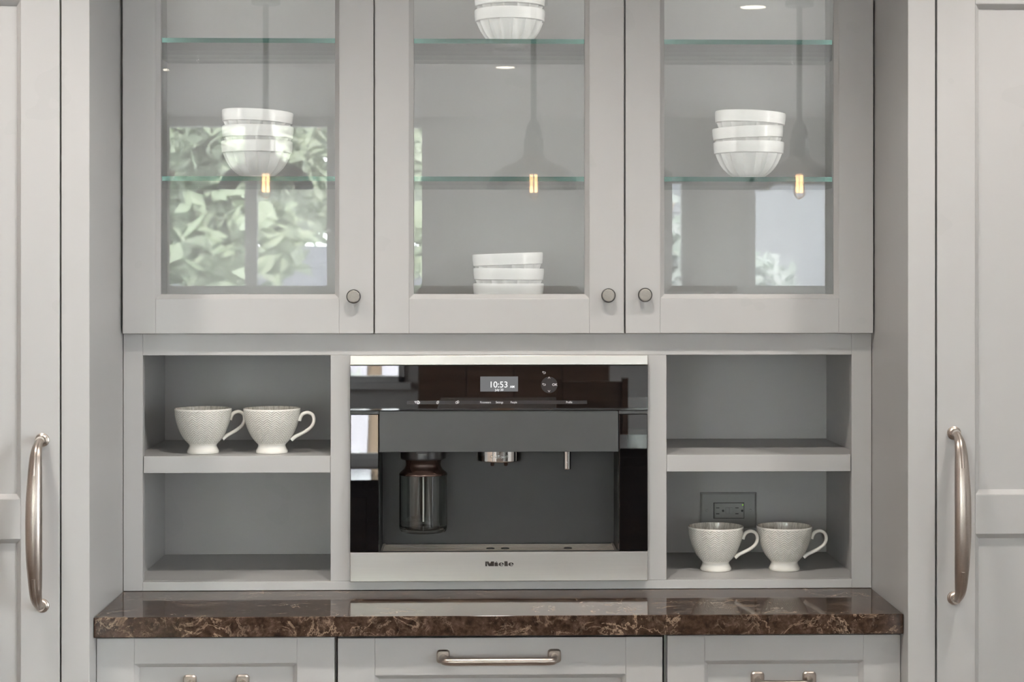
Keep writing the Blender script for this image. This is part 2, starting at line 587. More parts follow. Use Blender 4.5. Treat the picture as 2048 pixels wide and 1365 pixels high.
window('window_1', WIN_A, [-1.78, -2.68], 'wide white garden window')
window('window_2', WIN_B, [], 'narrow white garden window')
window('window_3', WIN_C, [], 'white garden window by the corner')
bm = BM()
for y in (SIDE[0], (SIDE[0] + SIDE[1]) / 2 - 0.04, SIDE[1] - 0.08):
    bx(bm, XL - 0.11, XL - 0.03, y, y + 0.08, SIDE[2], SIDE[3])
bx(bm, XL - 0.11, XL - 0.03, SIDE[0], SIDE[1], SIDE[2], SIDE[2] + 0.08); bx(bm, XL - 0.11, XL - 0.03, SIDE[0], SIDE[1], SIDE[3] - 0.08, SIDE[3])
wl = struct(part('added_side_window', bm, 'white_trim'), 'added unseen white side window in the panelled wall')  # unseen window, added to brighten the far end of the room
ym = (SIDE[0] + SIDE[1]) / 2
for a, b_ in ((SIDE[0] + 0.08, ym - 0.04), (ym + 0.04, SIDE[1] - 0.08)):
    b = BM(); bx(b, XL - 0.066, XL - 0.06, a, b_, SIDE[2] + 0.08, SIDE[3] - 0.08); part('pane', b, 'window_glass', wl)
bm = BM()
for y in (SLIDE[0], (SLIDE[0] + SLIDE[1]) / 2 - 0.04, SLIDE[1] - 0.08):
    bx(bm, XR + 0.03, XR + 0.11, y, y + 0.08, SLIDE[2], SLIDE[3])
bx(bm, XR + 0.03, XR + 0.11, SLIDE[0], SLIDE[1], SLIDE[2], SLIDE[2] + 0.08); bx(bm, XR + 0.03, XR + 0.11, SLIDE[0], SLIDE[1], SLIDE[3] - 0.08, SLIDE[3])
dr = struct(part('door_1', bm, 'white_trim'), 'white sliding glass door')
ym = (SLIDE[0] + SLIDE[1]) / 2
for a, b_ in ((SLIDE[0] + 0.08, ym - 0.04), (ym + 0.04, SLIDE[1] - 0.08)):
    b = BM(); bx(b, XR + 0.06, XR + 0.066, a, b_, SLIDE[2] + 0.08, SLIDE[3] - 0.08); part('pane', b, 'window_glass', dr)


# ------------------------------------------------------------------ hardware
def knob(parent, x, z, yf):
    b = BM()
    lathe(b, [(0.007, 0), (0.0065, 0.010), (0.0125, 0.013), (0.0142, 0.016), (0.0142, 0.021), (0.0128, 0.0225)], 36, (x, yf, z), axis='y')
    k = part('knob', b, 'socket', parent, smooth=True)
    b = BM()
    lathe(b, [(0.0126, 0.0226), (0.0126, 0.0236), (0.0115, 0.0243), (0.006, 0.0250)], 36, (x, yf, z), axis='y')
    o = part('knob', b, 'hammer', parent, smooth=True)
    return k


def bar_handle(parent, xa, xb, z, yf, r=0.0065, drop=0.004):
    b = BM()
    for x, s in ((xa, 1), (xb, -1)):
        # rounded square rosette
        pts = []
        for (cx_, cz_, a0) in ((0.006, 0.006, 0), (-0.006, 0.006, 90), (-0.006, -0.006, 180), (0.006, -0.006, 270)):
            for k in range(5):
                a = math.radians(a0 + k * 22.5)
                pts.append((cx_ + 0.0065 * math.cos(a), cz_ + 0.0065 * math.sin(a)))
        A = ring(b, [(x + px, yf, z + pz) for px, pz in pts])
        B = ring(b, [(x + px, yf - 0.005, z + pz) for px, pz in pts])
        C = ring(b, [(x + px * 0.82, yf - 0.0075, z + pz * 0.82) for px, pz in pts])
        bridge(b, A, B); bridge(b, B, C); b.faces.new(list(reversed(A))); b.faces.new(C)
    path = catmull([(xa, yf - 0.005, z - 0.001), (xa + 0.0005, yf - 0.018, z - 0.002), (xa + 0.004, yf - 0.028, z - drop), (xa + 0.013, yf - 0.0325, z - drop), (xa + 0.024, yf - 0.0335, z - drop)], 6)
    path += catmull([(xb - 0.024, yf - 0.0335, z - drop), (xb - 0.013, yf - 0.0325, z - drop), (xb - 0.004, yf - 0.028, z - drop), (xb - 0.0005, yf - 0.018, z - 0.002), (xb, yf - 0.005, z - 0.001)], 6)
    tube(b, path, lambda t: r * (0.92 + 0.12 * math.sin(PI * t)), 14, Vector((0, 0, 1)))
    return part('handle', b, 'nickel', parent, smooth=True)


def pull_handle(parent, x, za, zb, yf):
    """long bowed appliance pull between rosettes at za (upper) and zb (lower)"""
    b = BM()
    for z in (za, zb):
        lathe(b, [(0.0125, 0), (0.0125, 0.004), (0.0108, 0.005), (0.0108, 0.008), (0.0085, 0.010), (0.008, 0.02)], 32, (x, yf, z), axis='y')
    h = za - zb
    path = catmull([(x, yf - 0.006, za), (x, yf - 0.028, za - 0.003), (x, yf - 0.047, za - 0.022), (x, yf - 0.056, za - 0.060), (x, yf - 0.062, za - h * 0.34),
                    (x, yf - 0.064, za - h * 0.5), (x, yf - 0.062, za - h * 0.66), (x, yf - 0.056, zb + 0.060), (x, yf - 0.047, zb + 0.022), (x, yf - 0.028, zb + 0.003), (x, yf - 0.006, zb)], 10)

    def rad(t):
        s = math.sin(PI * t)
        return 0.0072 + 0.0080 * max(0, min(1, (s - 0.32) / 0.68)) ** 0.9
    tube(b, path, rad, 20, Vector((1, 0, 0)), flat=0.72)
    # raised fingers running from each end onto the grip
    n = len(path)
    for a, c in ((int(n * 0.10), int(n * 0.30)), (int(n * 0.70), int(n * 0.90))):
        seg = []
        for i in range(a, c + 1):
            t = i / (n - 1)
            tan = (path[min(i + 1, n - 1)] - path[max(i - 1, 0)]).normalized()
            nrm = Vector((0, -1, 0)) - tan * Vector((0, -1, 0)).dot(tan); nrm.normalize()
            seg.append(path[i] + nrm * (rad(t) * 0.72 + 0.0004))
        tube(b, seg, lambda t: 0.0033, 10, Vector((1, 0, 0)), flat=0.75)
    return part('handle', b, 'nickel', parent, smooth=True)


# ------------------------------------------------------------------ tall cabinets at both sides
def tall_cabinet(s, label, dz, za, zb, group):
    t = thing('tall_cabinet', label, 'cabinet', (s * 1.15, 0.1, 0), group)
    b = BM()
    if s < 0:
        bx(b, -0.805, -0.7535, -0.305, 0.465, 0.0, 2.62)
    else:
        bx(b, 0.7535, 0.8045, -0.305, 0.465, 0.0, 2.62)
    part('side_panel', b, 'paint', t, bevel=0.0012)
    b = BM()
    x0, x1 = sorted((s * 0.806, s * 1.56))
    bx(b, x0, x1, -0.270, 0.465, 0.0, 2.62)
    part('carcass', b, 'paint', t)
    x0, x1 = sorted((s * 0.8080, s * 1.555))
    o0, o1 = sorted((s * 0.879, s * 1.484))
    b = BM()
    framed(b, x0, x1, 0.11, 2.56, -0.305, 0.030, [(o0, o1, 0.20, 1.064 + dz), (o0, o1, 1.137 + dz, 2.051)], 0.009, 0.010)
    d = part('door', b, 'paint', t, bevel=0.001)
    for c0, c1 in ((0.20, 1.064 + dz), (1.137 + dz, 2.051)):
        b = BM(); bx(b, o0 + 0.009, o1 - 0.009, -0.2945, -0.280, c0 + 0.009, c1 - 0.009)
        part('panel', b, 'paint', d)
    pull_handle(d, s * 0.839, za, zb, -0.305)
    return t


tall_cabinet(-1, 'tall grey panelled cabinet beside the shelf with two mugs above an empty shelf', 0.0, 1.246, 0.943, None)
tall_cabinet(1, 'tall grey panelled cabinet beside the shelf with the power outlet', 0.003, 1.255, 0.949, None)

# ------------------------------------------------------------------ glass-fronted upper cabinet
YD = -0.028
up = thing('glass_door_cabinet', 'grey upper cabinet with three glass doors above the coffee machine', 'cabinet', (0, 0.2, 1.44))
b = BM()
bx(b, -0.752, -0.734, 0.0, 0.45, 1.4305, 2.62); bx(b, 0.734, 0.752, 0.0, 0.45, 1.4305, 2.62)
bx(b, -0.734, 0.734, 0.0, 0.45, 1.4305, 1.4475); bx(b, -0.734, 0.734, 0.0, 0.45, 2.60, 2.62)
bx(b, -0.734, 0.734, 0.392, 0.45, 1.4475, 2.60)
bx(b, -0.260, -0.242, 0.0, 0.392, 1.4475, 2.60); bx(b, 0.242, 0.260, 0.0, 0.392, 1.4475, 2.60)
part('carcass', b, 'paint', up)
ZT = 2.565
for i, (x0, x1, g0, g1, kx, kz) in enumerate(((-0.7485, -0.2512, -0.6835, -0.3195, -0.2895, 1.505), (-0.2484, 0.2488, -0.1805, 0.1795, 0.2165, 1.507), (0.2520, 0.7500, 0.3215, 0.6805, 0.2895, 1.508))):
    b = BM()
    framed(b, x0, x1, 1.431, ZT, YD, 0.024, [(g0, g1, 1.5005, ZT - 0.07)], 0.009, 0.009)
    d = part('door', b, 'paint', up, bevel=0.0009)
    a0, a1, c0, c1 = g0 + 0.009, g1 - 0.009, 1.5095, ZT - 0.079
    b = BM(); w = 0.0165
    R = lambda yy, i: ring(b, [(a0 + i, yy, c0 + i), (a1 - i, yy, c0 + i), (a1 - i, yy, c1 - i), (a0 + i, yy, c1 - i)])
    A, B, Cb, Db = R(YD + 0.01335, 0), R(YD + 0.0125, w), R(YD + 0.0158, w), R(YD + 0.01665, 0)
    bridge(b, A, B); b.faces.new(B); bridge(b, A, Db); bridge(b, Db, Cb); b.faces.new(Cb)
    part('pane', b, 'pane', d)
    kb = BM()
    lathe(kb, [(0.007, 0), (0.0065, 0.010), (0.0125, 0.013), (0.0142, 0.016), (0.0142, 0.0205), (0.0136, 0.0212), (0.0128, 0.0212)], 36, (kx, YD, kz), axis='y', mi=0)
    lathe(kb, [(0.0121, 0.0210), (0.0121, 0.0222), (0.0114, 0.0226), (0.010, 0.0226)], 36, (kx, YD, kz), axis='y', mi=1)
    part('knob', kb, ['socket', 'hammer'], d, smooth=True)
    lo, hi = (-0.733, -0.261) if i == 0 else ((-0.241, 0.241) if i == 1 else (0.261, 0.733))
    for z in (1.738, 2.0175):
        b = BM()
        for f in bx(b, lo + 0.002, hi - 0.002, 0.030, 0.387, z, z + 0.0095):
            if f.calc_center_median().y < 0.031:
                f.material_index = 1
        part('glass_shelf', b, ['shelf', 'edge'], up)

for x, s_, w in ((-0.734, 1, 'on the outer wall over the two-mug shelf'), (-0.260, -1, 'on the partition towards the two-mug bay'), (-0.242, 1, 'on the middle bay wall beside the two-mug bay'),
                 (0.242, -1, 'on the middle bay wall beside the outlet bay'), (0.260, 1, 'on the partition towards the outlet bay'), (0.734, -1, 'on the outer wall over the outlet shelf')):
    t = thing('added_fill_strip', 'added slim vertical fill light strip ' + w, 'light', (x, 0.012, 1.50), 'added fill light strips')  # hidden strips added to brighten the bowls and cabinet interior
    b = BM(); bx(b, min(x, x + s_ * 0.008), max(x, x + s_ * 0.008), 0.003, 0.022, 1.50, 2.50); part('channel', b, 'steel', t)
    xa = x + s_ * 0.0082
    b = BM(); bx(b, min(xa, xa + s_ * 0.004), max(xa, xa + s_ * 0.004), 0.008, 0.021, 1.505, 2.495); part('diffuser', b, 'strip', t)

# ------------------------------------------------------------------ open shelf unit with the face frame
hu = thing('open_shelf_unit', 'grey open shelving built around the coffee machine above the stone counter', 'shelving', (0, 0.2, 0.915))
b = BM()
bx(b, -0.7525, -0.714, 0, 0.020, 0.9145, 1.4300); bx(b, 0.712, 0.7525, 0, 0.020, 0.9145, 1.4300)
bx(b, -0.714, 0.712, 0, 0.020, 1.3865, 1.4300); bx(b, -0.714, 0.712, 0, 0.020, 0.9145, 0.9325)
bx(b, -0.339, -0.290, 0, 0.020, 0.9325, 1.3865); bx(b, 0.290, 0.337, 0, 0.020, 0.9325, 1.3865)
part('face_frame', b, 'paint', hu, bevel=0.0009)
for (w0, w1) in ((-0.732, -0.322), (0.322, 0.729)):
    b = BM()
    bx(b, w0 - 0.016, w0, 0.020, 0.353, 0.9145, 1.43); bx(b, w1, w1 + 0.016, 0.020, 0.353, 0.9145, 1.43)
    bx(b, w0 - 0.016, w1 + 0.016, 0.353, 0.37, 0.9145, 1.43)
    bx(b, w0, w1, 0.020, 0.353, 1.400, 1.43); bx(b, w0, w1, 0.020, 0.353, 0.9145, 0.9325)
    part('niche', b, 'paint', hu)
    b = BM()
    s0, s1 = (w0 + 0.0005, w1 - 0.0005)
    f0, f1 = (-0.7125, -0.3395) if w0 < 0 else (0.3375, 0.7105)
    bx(b, s0, s1, 0.0205, 0.3525, 1.1505, 1.1845)
    bx(b, f0, f1, 0.0015, 0.0205, 1.1505, 1.1845)
    part('shelf', b, 'paint', hu, bevel=0.0007)

# ------------------------------------------------------------------ countertop
b = BM(); bx(b, -0.7525, 0.7525, -0.275, 0.30, 0.8765, 0.914)
tag(part('countertop', b, 'marble', bevel=0.0016), 'polished dark brown stone countertop with cream veins', 'countertop')


# ------------------------------------------------------------------ base cabinets
def base(name, label, x0, x1, fx0, fx1, kind, group=None):
    t = thing(name, label, 'cabinet', ((x0 + x1) / 2, 0.1, 0), group)
    b = BM()
    if kind == 'drawer':
        bx(b, x0, x1, -0.2285, 0.45, 0.10, 0.8760)
    else:                                    # open box behind the pull-out front
        bx(b, x0, x0 + 0.004, -0.20, 0.45, 0.10, 0.8760); bx(b, x1 - 0.004, x1, -0.20, 0.45, 0.10, 0.8760)
        bx(b, x0, x1, 0.30, 0.45, 0.10, 0.8760); bx(b, x0, x1, -0.20, 0.45, 0.10, 0.12)
    bx(b, x0, x1, -0.17, 0.45, 0.0, 0.10)
    part('carcass', b, 'paint', t)
    if kind == 'drawer':
        b = BM(); o0, o1 = fx0 + 0.070, fx1 - 0.070
        framed(b, fx0, fx1, 0.690, 0.8705, -0.25, 0.021, [(o0, o1, 0.737, 0.8225)], 0.008, 0.009)
        d = part('drawer_front', b, 'paint', t, bevel=0.001)
        b = BM(); bx(b, o0 + 0.008, o1 - 0.008, -0.2405, -0.230, 0.745, 0.8145); part('panel', b, 'paint', d)
        c = (fx0 + fx1) / 2
        bar_handle(d, c - 0.049, c + 0.049, 0.788, -0.2405)
        b = BM()
        framed(b, fx0, fx1, 0.115, 0.686, -0.25, 0.021, [(o0, o1, 0.185, 0.616)], 0.008, 0.009)
        d = part('door', b, 'paint', t, bevel=0.001)
        b = BM(); bx(b, o0 + 0.008, o1 - 0.008, -0.2405, -0.230, 0.193, 0.608); part('panel', b, 'paint', d)
    else:
        b = BM(); o0, o1 = fx0 + 0.069, fx1 - 0.069
        framed(b, fx0, fx1, 0.115, 0.8685, -0.25, 0.021, [(o0, o1, 0.185, 0.7985)], 0.008, 0.009)
        d = part('door', b, 'paint', t, bevel=0.001)
        b = BM(); bx(b, o0 + 0.008, o1 - 0.008, -0.2405, -0.230, 0.193, 0.7905); part('panel', b, 'paint', d)
        bar_handle(d, -0.1075, 0.1005, 0.8345, -0.25, r=0.0075)
    return t


base('drawer_cabinet', 'grey base cabinet with a panelled drawer under the counter below the empty lower shelf', -0.7525, -0.3085, -0.7525, -0.3105, 'drawer')
base('door_cabinet', 'wide grey base cabinet front with a long bar handle below the coffee machine', -0.3085, 0.3085, -0.3045, 0.3035, 'door')
base('drawer_cabinet', 'grey base cabinet with a panelled drawer under the counter below the outlet shelf', 0.3085, 0.7525, 0.3125, 0.7525, 'drawer')

# ------------------------------------------------------------------ coffee machine
YM = -0.020
cm = thing('coffee_machine', 'built-in steel and black glass coffee machine above the stone counter', 'coffee machine', (0, 0.1, 0.934))
X0, X1 = -0.2985, 0.2975
b = BM(); bx(b, X0, X1, YM - 0.001, 0.0, 1.3675, 1.3868)
part('top_trim', b, 'steel', cm, bevel=0.001)
b = BM(); bx(b, X0, X1, YM, 0.0, 1.2765, 1.3670)
cp = part('control_panel', b, 'black_glass', cm, bevel=0.0008)
b = BM(); bx(b, -0.0385, 0.0370, YM - 0.0006, YM + 0.001, 1.3145, 1.3445)
part('display', b, 'screen', cp)
text_part('lettering', '10:53', 0.0172, -0.002, YM - 0.0010, 1.3278, 'screen_text', cp, bold=0.0001)
text_part('lettering', 'AM', 0.0062, 0.0255, YM - 0.0010, 1.3238, 'screen_text', cp, bold=0.0002)
text_part('lettering', 'July 20', 0.0062, -0.0005, YM - 0.0010, 1.3178, 'screen_text', cp, bold=0.00005)
b = BM(); bx(b, -0.185, 0.1755, YM - 0.0003, YM + 0.001, 1.2892, 1.2962)
part('touch_bar', b, 'touch', cp)
b = BM(); lathe(b, [(0.0165, -0.001), (0.0165, 0.0003)], 40, (0.0995, YM, 1.3275), axis='y')
part('button_pad', b, 'touch', cp)
for body, x in (('Parameters', -0.028), ('Settings', 0.0000), ('People', 0.0285), ('Profile', 0.1395)):
    text_part('lettering', body, 0.0058, x, YM - 0.0006, 1.2927, 'white_print', cp, sx=0.82)
text_part('lettering', 'OK', 0.0070, 0.1105, YM - 0.0006, 1.3278, 'white_print', cp)


def stroke_icon(lines, w=0.00055):
    b = BM()
    for ln in lines:
        for (p, q) in zip(ln, ln[1:]):
            p = Vector((p[0], 0, p[1])); q = Vector((q[0], 0, q[1]))
            d = (q - p).normalized(); n = Vector((-d.z, 0, d.x)) * w / 2
            p2, q2 = p - d * w * 0.4, q + d * w * 0.4
            A = ring(b, [tuple(v + Vector((0, YM - 0.0006, 0))) for v in (p2 + n, q2 + n, q2 - n, p2 - n)])
            B = ring(b, [tuple(v + Vector((0, YM - 0.0001, 0))) for v in (p2 + n, q2 + n, q2 - n, p2 - n)])
            bridge(b, A, B); b.faces.new(A); b.faces.new(B)
    return part('icon', b, 'white_print', cp)


def oval(cx_, cz_, rx, rz, rot=0, n=20, a0=0, a1=360):
    o = []
    for k in range(n + 1):
        a = math.radians(a0 + (a1 - a0) * k / n)
        x, z = rx * math.cos(a), rz * math.sin(a)
        c, s = math.cos(math.radians(rot)), math.sin(math.radians(rot))
        o.append((cx_ + c * x - s * z, cz_ + s * x + c * z))
    return o


stroke_icon([[(0.0972, 1.3405), (0.0992, 1.3435), (0.1012, 1.3405)]])
stroke_icon([[(0.0972, 1.3165), (0.0992, 1.3135), (0.1012, 1.3165)]])
for z in (1.3283, 1.3522):
    stroke_icon([[(0.0862, z + 0.0012), (0.0905, z + 0.0012)] + oval(0.0905, z - 0.0004, 0.0016, 0.0016, 0, 8, 90, -90) + [(0.0878, z - 0.002)], [(0.0875, z + 0.0026), (0.0860, z + 0.0012), (0.0875, z - 0.0002)]])
stroke_icon([oval(-0.1235, 1.2930, 0.0020, 0.0031, -30), [(-0.1240, 1.2915), (-0.1230, 1.2945)]], 0.0007)
stroke_icon([oval(-0.0857, 1.2926, 0.0020, 0.0022, 0, 14), oval(-0.0830, 1.2938, 0.0018, 0.0024, 0, 14)], 0.0007)
stroke_icon([oval(-0.1628, 1.2930, 0.0026, 0.0030, 0), oval(-0.1613, 1.2924, 0.0018, 0.0020), [(-0.1690, 1.2945), (-0.1675, 1.2915)], [(-0.1695, 1.2950), (-0.1665, 1.2950)]], 0.0010)

b = BM(); bx(b, -0.2405, 0.2385, YM + 0.003, 0.010, 1.1930, 1.2758)
part('dispenser_cover', b, 'graphite', cm, bevel=0.001)
for (a0, a1, x_in) in ((X0, -0.2415, 0), (0.2395, X1, 1)):
    b = BM(); bx(b, a0, a1, YM + 0.003, 0.002, 1.2695, 1.2756); part('gap_strip', b, 'graphite', cm)
    b = BM()
    t0, t1 = YM + (0.0075 if x_in == 0 else 0.0030), YM - 0.0005          # front leans back slightly at the top
    A = ring(b, [(a0, t1, 0.9945), (a1, t1, 0.9945), (a1, 0.004, 0.9945), (a0, 0.004, 0.9945)])
    B = ring(b, [(a0, t0, 1.2690), (a1, t0, 1.2690), (a1, 0.004, 1.2690), (a0, 0.004, 1.2690)])
    bridge(b, A, B); b.faces.new(A); b.faces.new(B)
    part('side_panel', b, 'black_glass', cm, bevel=0.0015)
b = BM()
bx(b, -0.262, -0.2412, 0.004, 0.116, 0.985, 1.30); bx(b, 0.2392, 0.262, 0.004, 0.116, 0.985, 1.30)
bx(b, -0.262, 0.262, 0.116, 0.30, 0.960, 1.36); bx(b, -0.2412, 0.2392, 0.011, 0.116, 1.225, 1.30)
part('housing', b, 'cavity', cm)
b = BM()
bx(b, -0.2400, 0.2380, -0.008, 0.1155, 0.972, 0.9855)
for k in range(7):
    y = -0.004 + k * 0.017
    bx(b, -0.235, 0.233, y, y + 0.0105, 0.9855, 0.9900)
bx(b, -0.2400, -0.2350, -0.008, 0.1155, 0.9855, 0.9905); bx(b, 0.2330, 0.2380, -0.008, 0.1155, 0.9855, 0.9905)
dt = part('drip_tray', b, 'tray', cm)
for x in (-0.018, 0.012, 0.140):
    b = BM(); lathe(b, [(0.0085, 0.9895), (0.0085, 0.9912), (0.0065, 0.9912), (0.0060, 0.9900)], 28, (x, 0.045, 0))
    part('drain_hole', b, 'black', dt, smooth=True)
b = BM(); lathe(b, [(0.0425, 1.1698), (0.0440, 1.1703), (0.0445, 1.1715), (0.0445, 1.1722), (0.0445, 1.2240)], 56, (0.000, 0.042, 0))
sp = part('spout', b, 'chrome', cm, smooth=True)
for x in (-0.014, 0.013):
    b = BM(); lathe(b, [(0.0028, 1.1615), (0.0038, 1.1630), (0.0042, 1.1702)], 16, (x, 0.018, 0)); part('nozzle', b, 'bronze', sp, smooth=True)
# lettering wrapped on the spout
tx = text_part('lettering', 'OneTouch', 0.0088, 0, 0, 0, 'etch', sp)
for v in tx.data.vertices:
    a = v.co.x / 0.0447
    rr = 0.0447 - v.co.y * 0.5
    v.co = Vector((math.sin(a) * rr, 0.042 - math.cos(a) * rr, 1.1815 + v.co.z))
b = BM(); lathe(b, [(0.0040, 1.1530), (0.0072, 1.1525), (0.0075, 1.1535), (0.0075, 1.1542), (0.0075, 1.2240)], 28, (0.1385, 0.036, 0)); part('hot_water_pipe', b, 'chrome', cm, smooth=True)
b = BM(); bx(b, X0, X1, YM - 0.001, -0.0015, 0.9345, 0.9935)
fa = part('fascia', b, 'steel', cm, bevel=0.0012)
b = BM(); bx(b, -0.28, 0.28, -0.0015, 0.20, 0.945, 0.972); part('base_box', b, 'black', cm)


# "Miele" in heavy slab letters, drawn as outlines (units: cap height 1)
def glyph_part(polys, x, z, s, parent):
    b = BM()
    for (outer, hole) in polys:
        for depth_pair in (0,):
            yf, yb = YM - 0.0016, YM - 0.0008
            O1 = ring(b, [(x + p[0] * s, yf, z + p[1] * s) for p in outer]); O2 = ring(b, [(x + p[0] * s, yb, z + p[1] * s) for p in outer])
            bridge(b, O1, O2)
            if hole is None:
                b.faces.new(O1); b.faces.new(O2)
            else:                      # same vertex count: strip between the outlines
                H1 = ring(b, [(x + p[0] * s, yf, z + p[1] * s) for p in hole]); H2 = ring(b, [(x + p[0] * s, yb, z + p[1] * s) for p in hole])
                bridge(b, O1, H1); bridge(b, O2, H2); bridge(b, H1, H2)
    bmesh.ops.triangulate(b, faces=[f for f in b.faces if len(f.verts) > 4])
    return part('lettering', b, 'ink', parent)


def glyph_e():
    o = []
    n = 32
    out = [(0.56 + 0.56 * math.cos(2 * PI * k / n), 0.385 + 0.395 * math.sin(2 * PI * k / n)) for k in range(n)]
    # C-shaped body: outer arc from 0 deg round to 330 deg then inner arc back, plus the crossbar
    arc_o = [(0.56 + 0.56 * math.cos(math.radians(a)), 0.385 + 0.395 * math.sin(math.radians(a))) for a in range(0, 331, 15)]
    arc_i = [(0.58 + 0.16 * math.cos(math.radians(a)), 0.385 + 0.31 * math.sin(math.radians(a))) for a in range(315, -1, -15)]
    polys = []
    m = min(len(arc_o), len(arc_i))
    for k in range(len(arc_o) - 1):
        j0 = len(arc_i) - 1 - min(k, len(arc_i) - 1); j1 = len(arc_i) - 1 - min(k + 1, len(arc_i) - 1)
        q = [arc_o[k], arc_o[k + 1], arc_i[j1]] + ([arc_i[j0]] if j0 != j1 else [])
        polys.append((q, None))
    polys.append(([(0.40, 0.33), (1.115, 0.33), (1.12, 0.42), (0.40, 0.42)], None))
    return polys


S = 0.0094
G_M = [([(0, 0), (0.42, 0), (0.42, 0.12), (0.30, 0.12), (0.30, 0.72), (0.72, 0), (0.82, 0), (1.16, 0.58), (1.16, 0.12), (1.08, 0.12), (1.08, 0), (1.86, 0), (1.86, 0.12), (1.74, 0.12), (1.74, 0.88), (1.86, 0.88), (1.86, 1), (1.24, 1), (0.98, 0.52), (0.70, 1), (0.0, 1), (0.0, 0.88), (0.12, 0.88), (0.12, 0.12), (0, 0.12)], None)]
G_I = [([(0, 0), (0.74, 0), (0.74, 0.1), (0.64, 0.1), (0.64, 0.78), (0.0, 0.78), (0.0, 0.68), (0.12, 0.68), (0.12, 0.1), (0, 0.1)], None), ([(0.30, 0.84), (0.50, 0.86), (0.54, 1.0), (0.28, 0.96)], None)]
G_L = [([(0, 0), (0.76, 0), (0.76, 0.1), (0.66, 0.1), (0.66, 1.03), (0.0, 1.03), (0.0, 0.92), (0.12, 0.92), (0.12, 0.1), (0, 0.1)], None)]
gx = -0.0285
for g, wd in ((G_M, 1.98), (G_I, 0.86), (glyph_e(), 1.22), (G_L, 0.86), (glyph_e(), 1.2)):
    glyph_part(g, gx, 0.9650, S, fa); gx += wd * S

# ------------------------------------------------------------------ milk jar hanging in the machine
mj = thing('milk_jar', 'clear glass milk flask with dark lid inside the coffee machine', 'jar', (-0.1545, 0.048, 1.026))
jx, jy = -0.1545, 0.048
b = BM()
lathe(b, [(0.030, 1.2235), (0.0455, 1.2225), (0.0462, 1.2215), (0.0462, 1.1765), (0.0462, 1.1755), (0.0452, 1.1735), (0.0350, 1.1735)], 56, (jx, jy, 0)); part('lid', b, 'lid', mj, smooth=True)
b = BM()
lathe(b, [(0.0385, 1.1735), (0.0362, 1.1690), (0.0352, 1.1640), (0.0358, 1.1590), (0.0385, 1.1535), (0.0430, 1.1490), (0.0475, 1.1455), (0.0492, 1.1430), (0.0492, 1.1418), (0.0465, 1.1415)], 56, (jx, jy, 0)); part('collar', b, 'bronze', mj, smooth=True)
b = BM()
lathe(b, [(0.040, 1.0255), (0.0455, 1.0262), (0.0485, 1.0300), (0.0490, 1.0360), (0.0490, 1.0380), (0.0490, 1.1395), (0.0490, 1.1415), (0.0468, 1.1415), (0.0468, 1.1395), (0.0467, 1.0400), (0.0467, 1.0380), (0.0440, 1.0330), (0.0250, 1.0360), (0.004, 1.0400)], 64, (jx, jy, 0)); part('flask', b, 'jar_glass', mj, smooth=True)
b = BM(); lathe(b, [(0.0017, 1.0450), (0.0017, 1.1420)], 14, (jx, jy, 0)); part('suction_tube', b, 'porcelain', mj, smooth=True)
b = BM(); bx(b, jx - 0.012, jx + 0.012, -0.0172, 0.0, 1.1902, 1.1948); part('latch', b, 'black', mj, bevel=0.0008)


# ------------------------------------------------------------------ mugs
def make_mug(label, group):
    t = thing('mug', label, 'mug', (0, 0, 0), group)
    b = BM()
    prof = [(0.026, 0.0), (0.0315, 0.0006), (0.0325, 0.003), (0.0318, 0.006), (0.0290, 0.011), (0.0275, 0.0155), (0.0285, 0.0185), (0.0345, 0.0245), (0.0405, 0.0320), (0.0460, 0.0420), (0.0505, 0.0530), (0.0545, 0.0655), (0.0568, 0.0765), (0.0577, 0.0870), (0.0578, 0.0905), (0.0570, 0.0918)]
    lathe(b, prof, 96, cap1=False)
    inner = [(0.0570, 0.0918), (0.0556, 0.0912), (0.0550, 0.0870), (0.0535, 0.0740), (0.0480, 0.0540), (0.0380, 0.0340), (0.0220, 0.0230), (0.002, 0.0210)]
    lathe(b, inner, 96, cap0=False, mi=1)
    part('cup', b, ['mug', 'mug_in'], t, smooth=True)
    b = BM()
    path = catmull([(0.0560, 0, 0.0660), (0.0585, 0, 0.0735), (0.0640, 0, 0.0800), (0.0740, 0, 0.0825), (0.0835, 0, 0.0775), (0.0862, 0, 0.0665), (0.0815, 0, 0.0545), (0.0700, 0, 0.0450), (0.0580, 0, 0.0385), (0.0480, 0, 0.0335), (0.0400, 0, 0.0270)], 8)
    tube(b, path, lambda s: 0.0054 - 0.0008 * math.sin(PI * s), 16, Vector((0, 1, 0)), flat=0.76)
    part('handle', b, 'porcelain_warm', t, smooth=True)
    return t


M['porcelain_warm'] = simple('cream_glaze', (0.83, 0.81, 0.755), 0.16, var=0.02, vscale=20, coat=0.3)
mug0 = make_mug('cream chevron-textured mug on the upper shelf, its handle against the neighbouring mug', None)
mug0.location = (-0.6035, 0.062, 1.1845); mug0.rotation_euler.z = math.radians(22)
for (x, y, z, rz, lab) in ((-0.4635, 0.062, 1.1845, -3, 'cream chevron-textured mug on the upper shelf, its handle towards the coffee machine'),
                           (0.4520, 0.118, 0.9325, -10, 'cream chevron-textured mug standing in front of the power outlet'),
                           (0.5955, 0.118, 0.9325, -10, 'cream chevron-textured mug beside the outlet, its handle towards the tall cabinet')):
    m = copy_tree(mug0); m.location = (x, y, z); m.rotation_euler.z = math.radians(rz); m['label'] = lab


